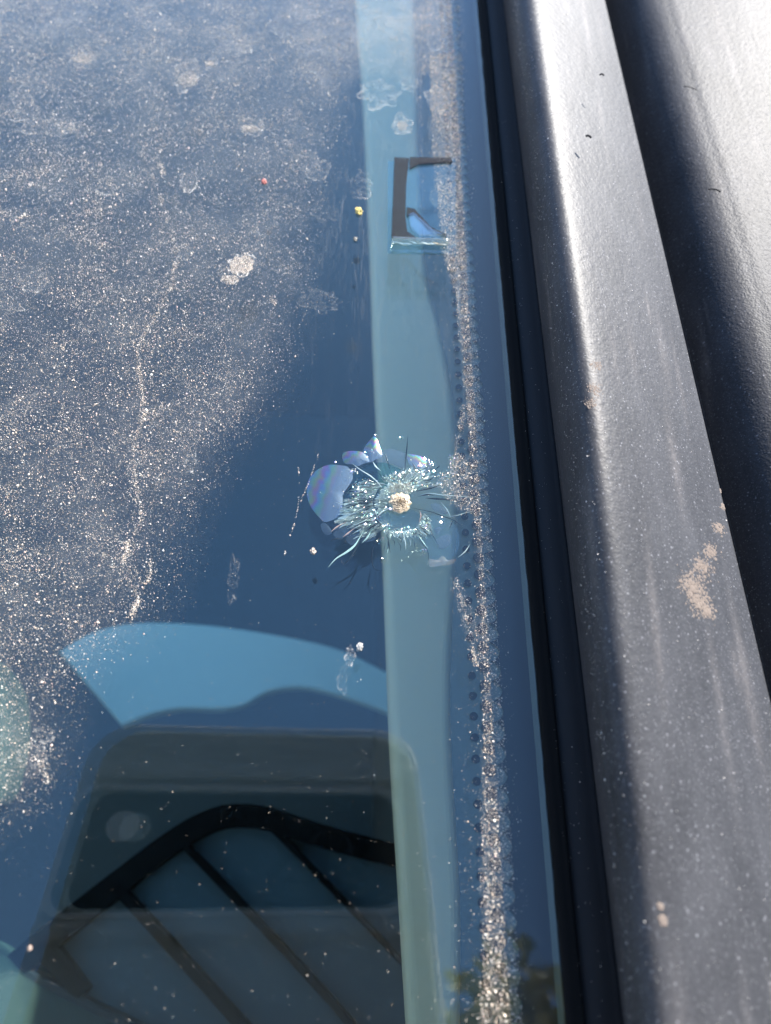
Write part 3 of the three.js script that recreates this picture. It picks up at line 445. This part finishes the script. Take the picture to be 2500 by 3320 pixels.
{
  // thin dust film, 0.1 mm to the texel: coverage only
  const W = 1024, H = 2048, cov = new Float32Array(W * H);
  for (let y = 0; y < H; y++) for (let x = 0; x < W; x++) {
    const u = DU0 + (x + 0.5) / W * DW, v = DV0 + (y + 0.5) / H * DH, m = dirtyMask(u, v);
    const cl = 0.5 + 0.5 * fbm(u * 0.06, v * 0.06, 3), gr = at(G.fine, x, y), gr2 = at(G.mid, x + 99, y), streak = at(G.fine, (u * 22 + 0.03 * v) | 0, (v * 0.9) | 0), st2 = at(G.mid, (u * 9) | 0, (v * 0.5) | 0);
    let c = m * (u > 11 && v < 140 ? 0.5 : 1) * (v > 115 ? 1 + 0.9 * Math.min(1, (v - 115) / 25) * (0.4 + at(G.big, x, y)) : 1) * (0.035 + 0.11 * cl * cl) * (0.25 + 1.4 * gr * gr2);
    const inStripe = Math.max(0, Math.min(1, (v - 40) / 50)) * Math.max(0, Math.min(1, (u + 18) / 12));
    c += 0.5 * inStripe * Math.max(0, streak - 0.5) * Math.max(0, st2 - 0.2) + 0.004 * gr;
    cov[y * W + x] = c;
  }
  const stamp = (u, v, r, s) => { const cx = (u - DU0) / DW * W, cy = (v - DV0) / DH * H, R = r / DW * W; for (let y = Math.floor(cy - R); y <= cy + R; y++) for (let x = Math.floor(cx - R); x <= cx + R; x++) if (x >= 0 && y >= 0 && x < W && y < H) { const q = Math.hypot(x - cx, y - cy) / R; if (q < 1) { const i = y * W + x; cov[i] = Math.max(cov[i], s * (1 - q * q) * (0.45 + 0.8 * at(G.fine, x, y))); } } };
  for (const [cu, cvv, ru, rv, s] of DROPS) {
    const k = cu * 3.1 + cvv, rad = (a) => 1 + 0.32 * noise(Math.cos(a) * 1.1 + k, Math.sin(a) * 1.1) + 0.05 * noise(Math.cos(a) * 3 + k, Math.sin(a) * 3 - k);
    for (let a = 0; a < 6.283; a += 0.012) { const g = Math.max(0, 0.15 + 0.85 * noise(a * 1.1 + k, k) - 0.25 * Math.sin(a)), j = 1 + 0.015 * gauss(); if (rnd() < 0.85) stamp(cu + Math.cos(a) * ru * rad(a) * j, cvv + Math.sin(a) * rv * rad(a) * j, rr(0.06, 0.13), 0.8 * s * g * rr(0.3, 1)); }
    const n = ru * rv * 110; for (let i = 0; i < n; i++) { const a = rr(0, 6.283), t = Math.sqrt(rnd()); stamp(cu + Math.cos(a) * ru * rad(a) * t, cvv + Math.sin(a) * rv * rad(a) * t, rr(0.07, 0.2), 0.27 * s * rnd() * (0.4 + 0.6 * t) * (noise(cu + Math.cos(a) * t * 2, cvv + Math.sin(a) * t * 2) > -0.3 ? 1 : 0.2)); }
  }
  const tex = dataTex(W, H, (x, y) => 255 * Math.min(0.9, cov[y * W + x]));
  const g = new THREE.PlaneGeometry(DW, DH); g.translate(DU0 + DW / 2, DV0 + DH / 2, 0.06);
  const film = thing('dust_film', 'thin pale dust film and dried drop marks on the unswept windshield', 'dust', [0, 0, 0], { kind: 'stuff' });
  part('dust_layer', g, std([0.56, 0.52, 0.46], { roughness: 1, alphaMap: tex, transparent: true }), film);

  // grains
  const grain = new THREE.IcosahedronGeometry(1, 0), list = [];
  const push = (u, v, r) => list.push([u, v, r]);
  let tries = 0;
  while (list.length < 310000 && tries++ < 9000000) {
    const u = rr(DU0, 20), v = rr(DV0, DV0 + DH), m = dirtyMask(u, v), cl = 0.5 + 0.5 * fbm(u * 0.09 + 5, v * 0.09, 3), fine = 0.5 + 0.5 * noise(u * 0.6, v * 0.6);
    const low = u < -4 ? 1 + 0.45 * Math.min(1, Math.max(0, 0.5 + (70 - v) / 50 + 0.9 * noise(u * 0.03, v * 0.03))) : 1, p = 0.0045 + low * (u > 12.5 && v < 140 ? 2.6 : 1) * m * (0.16 + 0.9 * cl * cl * (0.4 + 0.8 * fine));
    if (rnd() > p) continue;
    push(u, v, (m < 0.15 ? 0.022 : rnd() < 0.1 * low ? 0.05 : 0.0235) * Math.exp(0.42 * gauss()) * (u > 11 ? 1.2 : 1));
  }
  for (const [ri, R] of RUNS.entries()) { const thinRun = ri === 6 || ri === 7, c = curve2(R, 200); let L = 0; for (let i = 1; i < R.length; i++) L += Math.hypot(R[i][0] - R[i - 1][0], R[i][1] - R[i - 1][1]); for (let k = 0; k < L * (thinRun ? 14 : 45); k++) { const p = c[Math.floor(rnd() * c.length)]; if (0.5 + noise(p[0] * 0.5, p[1] * 0.5) < rnd() * 0.7) continue; push(p[0] + gauss() * (thinRun ? 0.06 : 0.3 * (0.3 + rnd())), p[1] + gauss() * (thinRun ? 0.06 : 0.38), 0.036 * Math.exp(0.45 * gauss())); } }
  for (const [cu, cvv, ru, rv, s] of DROPS) { const k = cu * 3.1 + cvv; for (let i = 0; i < ru * rv * 26 * s; i++) { const a = rr(0, 6.283), t = rnd() < 0.4 ? rr(0.9, 1.03) : Math.sqrt(rnd()), f = 1 + 0.32 * noise(Math.cos(a) * 1.1 + k, Math.sin(a) * 1.1) + 0.05 * noise(Math.cos(a) * 3 + k, Math.sin(a) * 3 - k); push(cu + Math.cos(a) * ru * f * t, cvv + Math.sin(a) * rv * f * t, 0.026 * Math.exp(0.4 * gauss())); } }
  for (const [cu, cv2, ru, rv, n] of [[-17.37, 80.64, 1.75, 1.9, 2600], [-18.91, 77.45, 1.3, 0.9, 700], [-19.36, 112.94, 1.6, 0.9, 500], [7.21, 116.79, 1.0, 1.3, 500], [-51.01, 128.91, 1.8, 1.5, 500], [-31.82, 125.32, 1.7, 2.2, 700], [-28.32, 130.53, 0.7, 0.6, 260]]) for (let i = 0; i < n; i++) { const a = rr(0, 6.283), t = Math.sqrt(rnd()), f = 1 + 0.2 * noise(Math.cos(a) * 1.4 + cu, Math.sin(a) * 1.4); push(cu + Math.cos(a) * ru * f * t, cv2 + Math.sin(a) * rv * f * t, 0.03 * Math.exp(0.3 * gauss())); }
  const mat = std([0.72, 0.62, 0.51], { roughness: 0.45 });
  const inst = new THREE.InstancedMesh(grain, mat, list.length), M4 = new THREE.Matrix4(), Q = new THREE.Quaternion(), E3 = new THREE.Euler();
  const tint = [[1, 1, 1], [1, 0.94, 0.86], [1, 0.9, 0.8], [0.9, 0.97, 1], [1, 0.8, 0.75], [0.8, 0.95, 1], [1, 0.86, 0.95]];
  list.forEach(([u, v, r], i) => {
    Q.setFromEuler(E3.set(rr(0, 6), rr(0, 6), rr(0, 6))); r = Math.min(r, 0.16);
    M4.compose(new THREE.Vector3(u, v, 0.07 + r * 0.5).multiplyScalar(MM), Q, new THREE.Vector3(r * rr(0.8, 1.3), r * rr(0.7, 1.1), r * rr(0.5, 0.8)).multiplyScalar(MM));
    inst.setMatrixAt(i, M4); const t = tint[Math.floor(rnd() * rnd() * tint.length)], b = rr(0.55, 1); inst.setColorAt(i, lin(t[0] * b, t[1] * b, t[2] * b));
  });
  shade(inst); inst.name = 'dust_grains'; inst.quaternion.copy(FRAME); inst.userData = { kind: 'stuff', label: 'bright sunlit dust grains scattered over the windshield', category: 'dust' }; scene.add(inst);
}
{ // grains on the pillar trim
  const prof = new THREE.SplineCurve(CLAD.map((p) => new THREE.Vector2(...p))), grain = new THREE.IcosahedronGeometry(1, 0), list = [];
  for (let k = 0; k < 2600; k++) { const t = rr(0.2, 1) ** 1.0, p = prof.getPoint(t), v = rr(-24, 180); if (t > 0.45 && rnd() < 0.25) continue; list.push([p.x, v, p.y, 0.04 * Math.exp(0.45 * gauss())]); }
  for (let k = 0; k < 900; k++) { const t = 0.3 + 0.05 * gauss(), p = prof.getPoint(Math.max(0.05, t)); list.push([p.x, rr(-24, 180), p.y, 0.05 * Math.exp(0.4 * gauss())]); }
  for (let k = 0; k < 260; k++) { list.push([rr(24, 28.4), rr(-24, 120), 0.85, 0.035 * Math.exp(0.4 * gauss())]); }
  const inst = new THREE.InstancedMesh(grain, std([0.6, 0.56, 0.52], { roughness: 0.4 }), list.length), M4 = new THREE.Matrix4(), Q = new THREE.Quaternion(), E3 = new THREE.Euler();
  list.forEach(([u, v, w, r], i) => { Q.setFromEuler(E3.set(rr(0, 6), rr(0, 6), rr(0, 6))); M4.compose(new THREE.Vector3(u - (w < 1 ? 0 : 0.9 * lean(u, w, v)), v, w - (w < 1 ? 0 : 1.15 * lean(u, w, v))).multiplyScalar(MM), Q, new THREE.Vector3(r, r * 0.8, r * 0.6).multiplyScalar(MM)); inst.setMatrixAt(i, M4); const b = rr(0.4, 1); inst.setColorAt(i, lin(b, b * 0.96, b * 0.9)); });
  shade(inst); inst.name = 'trim_dust_grains'; inst.quaternion.copy(FRAME); inst.userData = { kind: 'stuff', label: 'dust grains clinging to the charcoal pillar trim', category: 'dust' }; scene.add(inst);
}
// ---------------------------------------------------------------- small things
const tag = thing('plastic_clip', 'clear plastic clip with dark backing stuck on the glass near the dotted border', 'clip', [0, 0, 0]);
{
  const dark = phys([0.02, 0.02, 0.024], { roughness: 0.7, specularIntensity: 0.12, transparent: true, opacity: 0.62 });
  part('backing_bar', plate(pair([5.90, 107.73, 8.47, 107.77, 7.97, 100.89, 7.80, 93.10, 8.10, 89.94, 9.59, 88.61, 5.56, 88.35]), 0.12, 0.4, 0.05, 1), dark, tag);
  part('backing_bar', plate(pair([8.56, 108.02, 15.85, 108.69, 16.06, 107.62, 10.15, 106.38, 8.46, 104.90]), 0.12, 0.4, 0.05, 1), dark, tag);
  part('backing_bar', plate(pair([8.04, 95.52, 9.34, 95.21, 11.88, 91.35, 14.49, 89.69, 14.25, 89.25, 11.49, 90.89, 9.25, 94.00, 8.03, 93.56]), 0.12, 0.4, 0.03, 1), dark, tag);
  const clear = phys([0.8, 0.9, 0.92], { transmission: 1, thickness: 0, roughness: 0.03, ior: 1.45 });
  part('clear_plate', plate(pair([4.79, 107.00, 16.67, 108.90, 15.86, 85.68, 5.00, 85.03]), 0.02, 0.1, 0, 1), clear, tag);
  part('ledge', plate(pair([5.71, 87.95, 14.67, 88.24, 14.64, 87.42, 5.57, 86.91]), 0.12, 1.1, 0.35, 3), phys([0.75, 0.8, 0.76], { transmission: 0.95, thickness: 0, roughness: 0.08, ior: 1.6 }), tag);
  { // polished lower edge of the ledge, split into small facets
    const a = [5.67, 86.25], b = [14.36, 86.62];
    for (let k = 0; k < 9; k++) { const f = k / 9, g = new THREE.OctahedronGeometry(1, 0); g.scale(rr(0.7, 1.0), rr(0.08, 0.18), 0.15); g.rotateX(rr(-0.5, 0.1)); g.rotateY(rr(-0.1, 0.35)); g.translate(a[0] + (b[0] - a[0]) * (f + 0.05), a[1] + (b[1] - a[1]) * f + rr(-0.1, 0.4), 1.05); part('edge_facet', g, std([[0.4, 0.5, 0.44], [0.42, 0.55, 0.5], [0.75, 0.78, 0.62], [0.95, 0.8, 0.55]][Math.floor(f * 4)], { roughness: 0.25, metalness: 0.6 }), tag); }
  }
  part('clear_wing', plate(pair([8.26, 93.36, 9.03, 94.08, 12.24, 90.32, 14.24, 89.04, 9.96, 88.86, 8.55, 90.61]), 0.12, 0.9, 0.3, 3), phys([0.85, 0.93, 0.95], { transmission: 1, thickness: 0, roughness: 0.05, ior: 2.1 }), tag);
}
// dried mud on the pillar trim: lumps pressed onto its surface
const trimAt = (() => { const c = new THREE.SplineCurve(CLAD.map((p) => new THREE.Vector2(...p))).getPoints(400); return (U) => { let best = c[0], e = 1e9; for (const p of c) { const d = Math.abs(p.x / (1 - p.y / LENS_HEIGHT) - U); if (d < e && p.y > 5) { e = d; best = p; } } return best; }; })();
const MUD = std([0.15, 0.115, 0.09], { roughness: 0.95, flatShading: true });
function mud(name, label, blobs, lumps) {   // blobs: [U, V at glass level seen from the lens, spread, count]
  const o = thing(name, label, 'mud'), geos = [];
  for (const [U, V, s, n] of blobs) for (let k = 0; k < n * 9; k++) {
    const p = trimAt(U + gauss() * s), f = 1 - p.y / LENS_HEIGHT, g = new THREE.IcosahedronGeometry(1, 0), q = g.attributes.position, r = lumps * Math.exp(0.5 * gauss());
    for (let i = 0; i < q.count; i++) { const x = q.getX(i), y = q.getY(i), z = q.getZ(i), m = 1 + 0.3 * noise(x * 2 + k, y * 2 + z); q.setXYZ(i, x * m * r, y * m * r * rr(1.1, 1.25), z * m * r * 0.2); }
    const vv = (V + gauss() * s * 1.2) * f, k2 = lean(p.x, p.y, vv); g.translate(p.x - 0.9 * k2, vv, p.y + r * 0.05 - 1.15 * k2); g.computeVertexNormals(); geos.push(g);
  }
  part('mud_lumps', mergeGeometries(geos), MUD, o);
}
mud('dried_mud', 'tan splash of dried mud trailing down the pillar trim', [[51.32, 44.75, 0.15, 5], [50.52, 42.24, 0.2, 10], [49.21, 39.09, 0.35, 16], [47.44, 35.69, 0.45, 22], [45.92, 33.37, 0.6, 30], [44.35, 30.99, 0.8, 46], [44.79, 28.67, 0.7, 40], [45.44, 27.49, 0.4, 18]], 0.075);
mud('dried_mud', 'faint smear of dried mud on the rounded edge of pillar trim', [[36.22, 64.98, 0.4, 14], [35.33, 60.72, 0.5, 20], [34.33, 58.21, 0.4, 12]], 0.05);
mud('dried_mud', 'short dried mud fleck low on the pillar trim', [[35.19, -4.48, 0.12, 5], [35.31, -5.71, 0.15, 7]], 0.1);
// dark slivers of dry plant
function sliver(label, a, b, w, r) {
  const m = new THREE.Vector3((a[0] + b[0]) / 2, (a[1] + b[1]) / 2 + 0.25, w + 0.5), c = new THREE.QuadraticBezierCurve3(new THREE.Vector3(a[0], a[1], w + 0.15), m, new THREE.Vector3(b[0], b[1], w + 0.2));
  const g = new THREE.TubeGeometry(c, 12, r, 6), o = thing('plant_sliver', label, 'plant sliver');
  part('stem', g, std([0.012, 0.01, 0.01], { roughness: 0.8 }), o);
}
sliver('black plant sliver on the bright panel, longer one with curled end', [56.49, 96.95], [58.41, 96.49], 6.35, 0.14);
sliver('thin brown plant sliver on the bright panel near the trim gap', [57.44, 124.08], [59.66, 123.15], 6.35, 0.08);
sliver('black plant sliver lying across the pillar trim top', [33.76, 97.11], [34.57, 96.77], 13.6, 0.16);
sliver('tiny dark plant sliver on the pale part of pillar trim', [37.99, 112.82], [38.66, 112.67], 13.6, 0.13);
// crumbs caught on the glass
function crumb(label, c, r, col) {
  const g = new THREE.IcosahedronGeometry(1, 2), q = g.attributes.position; for (let i = 0; i < q.count; i++) { const x = q.getX(i), y = q.getY(i), z = q.getZ(i), m = 1 + 0.35 * noise(x * 1.5 + c[0], y * 1.5 + z); q.setXYZ(i, x * m * r * 0.8, y * m * r, z * m * r * 0.5); }
  g.computeVertexNormals(); const o = thing('grit_crumb', label, 'grit', [c[0], c[1], 0]); g.translate(0, 0, r * 0.35); part('crumb', g, std(col, { roughness: 0.6 }), o);
}
crumb('yellow grit crumb beside the pillar cover above the chip', [0.15, 94.02], 0.75, [0.4, 0.3, 0.08]);
crumb('reddish grit crumb among the dust on the windshield', [-15.68, 99.53], 0.55, [0.3, 0.08, 0.06]);
crumb('pale grit crumb below and left of the chip', [-3.73, 33.43], 0.42, [0.25, 0.2, 0.16]);
crumb('white grit crumb above the phone reflection', [2.33, 21.61], 0.5, [0.24, 0.23, 0.21]);
crumb('small round tan crumb over the vent frame corner', [-27.94, -8.25], 0.25, [0.25, 0.18, 0.14]);
crumb('dark speck of grit just under the yellow crumb', [-0.19, 87.65], 0.4, [0.1, 0.09, 0.07]);
// ---------------------------------------------------------------- the tree ahead of the car that the glass mirrors
{
  const base = new THREE.Vector3(2.75, -1.15, 8.2), tree = new THREE.Group(); tree.name = 'tree'; tree.position.copy(base); tree.scale.setScalar(1.075);
  tree.userData = { label: 'yellow-green leafy tree mirrored in the lower corner of the windshield', category: 'tree' }; scene.add(tree);
  const bark = std([0.12, 0.09, 0.065], { roughness: 0.95 });
  const limb = (a, b, r0, r1) => { const d = b.clone().sub(a), g = new THREE.CylinderGeometry(r1, r0, d.length(), 10, 1); g.translate(0, d.length() / 2, 0); g.applyQuaternion(new THREE.Quaternion().setFromUnitVectors(new THREE.Vector3(0, 1, 0), d.clone().normalize())); g.translate(a.x, a.y, a.z); return g; };
  const V = (x, y, z) => new THREE.Vector3(x, y, z), lobes = [];
  const trunk = [limb(V(0, 0, 0), V(0.05, 2.4, 0), 0.2, 0.15), limb(V(0.05, 2.4, 0), V(-0.05, 5.4, 0.05), 0.15, 0.05)];
  for (let k = 0; k < 9; k++) { const a = k * 2.4, h = 2.3 + k * 0.42, e = V(Math.cos(a) * 1.3, h + 1.1, Math.sin(a) * 1.3); trunk.push(limb(V(0.03, h, 0), e, 0.06, 0.02)); lobes.push([e, 0.75]); }
  lobes.push([V(-0.35, 7.05, 0), 0.5], [V(0.5, 6.8, 0.1), 0.55], [V(0, 5.9, 0), 0.95], [V(1.0, 6.1, 0), 0.7], [V(-0.9, 6.0, 0.2), 0.6], [V(1.7, 6.0, 0.3), 0.55]);
  const tm = shade(new THREE.Mesh(mergeGeometries(trunk), bark)); tm.name = 'trunk'; tree.add(tm);
  const leaf = new THREE.CircleGeometry(0.05, 6); leaf.scale(1, 1.7, 1);
  const N = 9000, crown = new THREE.InstancedMesh(leaf, phys([1, 1, 1], { roughness: 0.7, transmission: 0.35, thickness: 0, side: THREE.DoubleSide }), N), M4 = new THREE.Matrix4(), Q = new THREE.Quaternion(), E3 = new THREE.Euler();
  for (let i = 0; i < N; i++) {
    const [c, r] = lobes[Math.floor(rnd() * lobes.length)], d = V(gauss(), gauss() * 0.8, gauss()).normalize().multiplyScalar(r * Math.pow(rnd(), 0.45) * 1.15);
    Q.setFromEuler(E3.set(rr(0, 6), rr(0, 6), rr(0, 6))); const s = rr(0.7, 1.5);
    M4.compose(c.clone().add(d), Q, V(s, s, s)); crown.setMatrixAt(i, M4); const y = rnd(); crown.setColorAt(i, lin(0.17 + 0.16 * y, 0.18 + 0.08 * y, 0.03));
  }
  shade(crown); crown.name = 'crown'; crown.userData.kind = 'stuff'; tree.add(crown);
}

renderer.render(scene, camera);
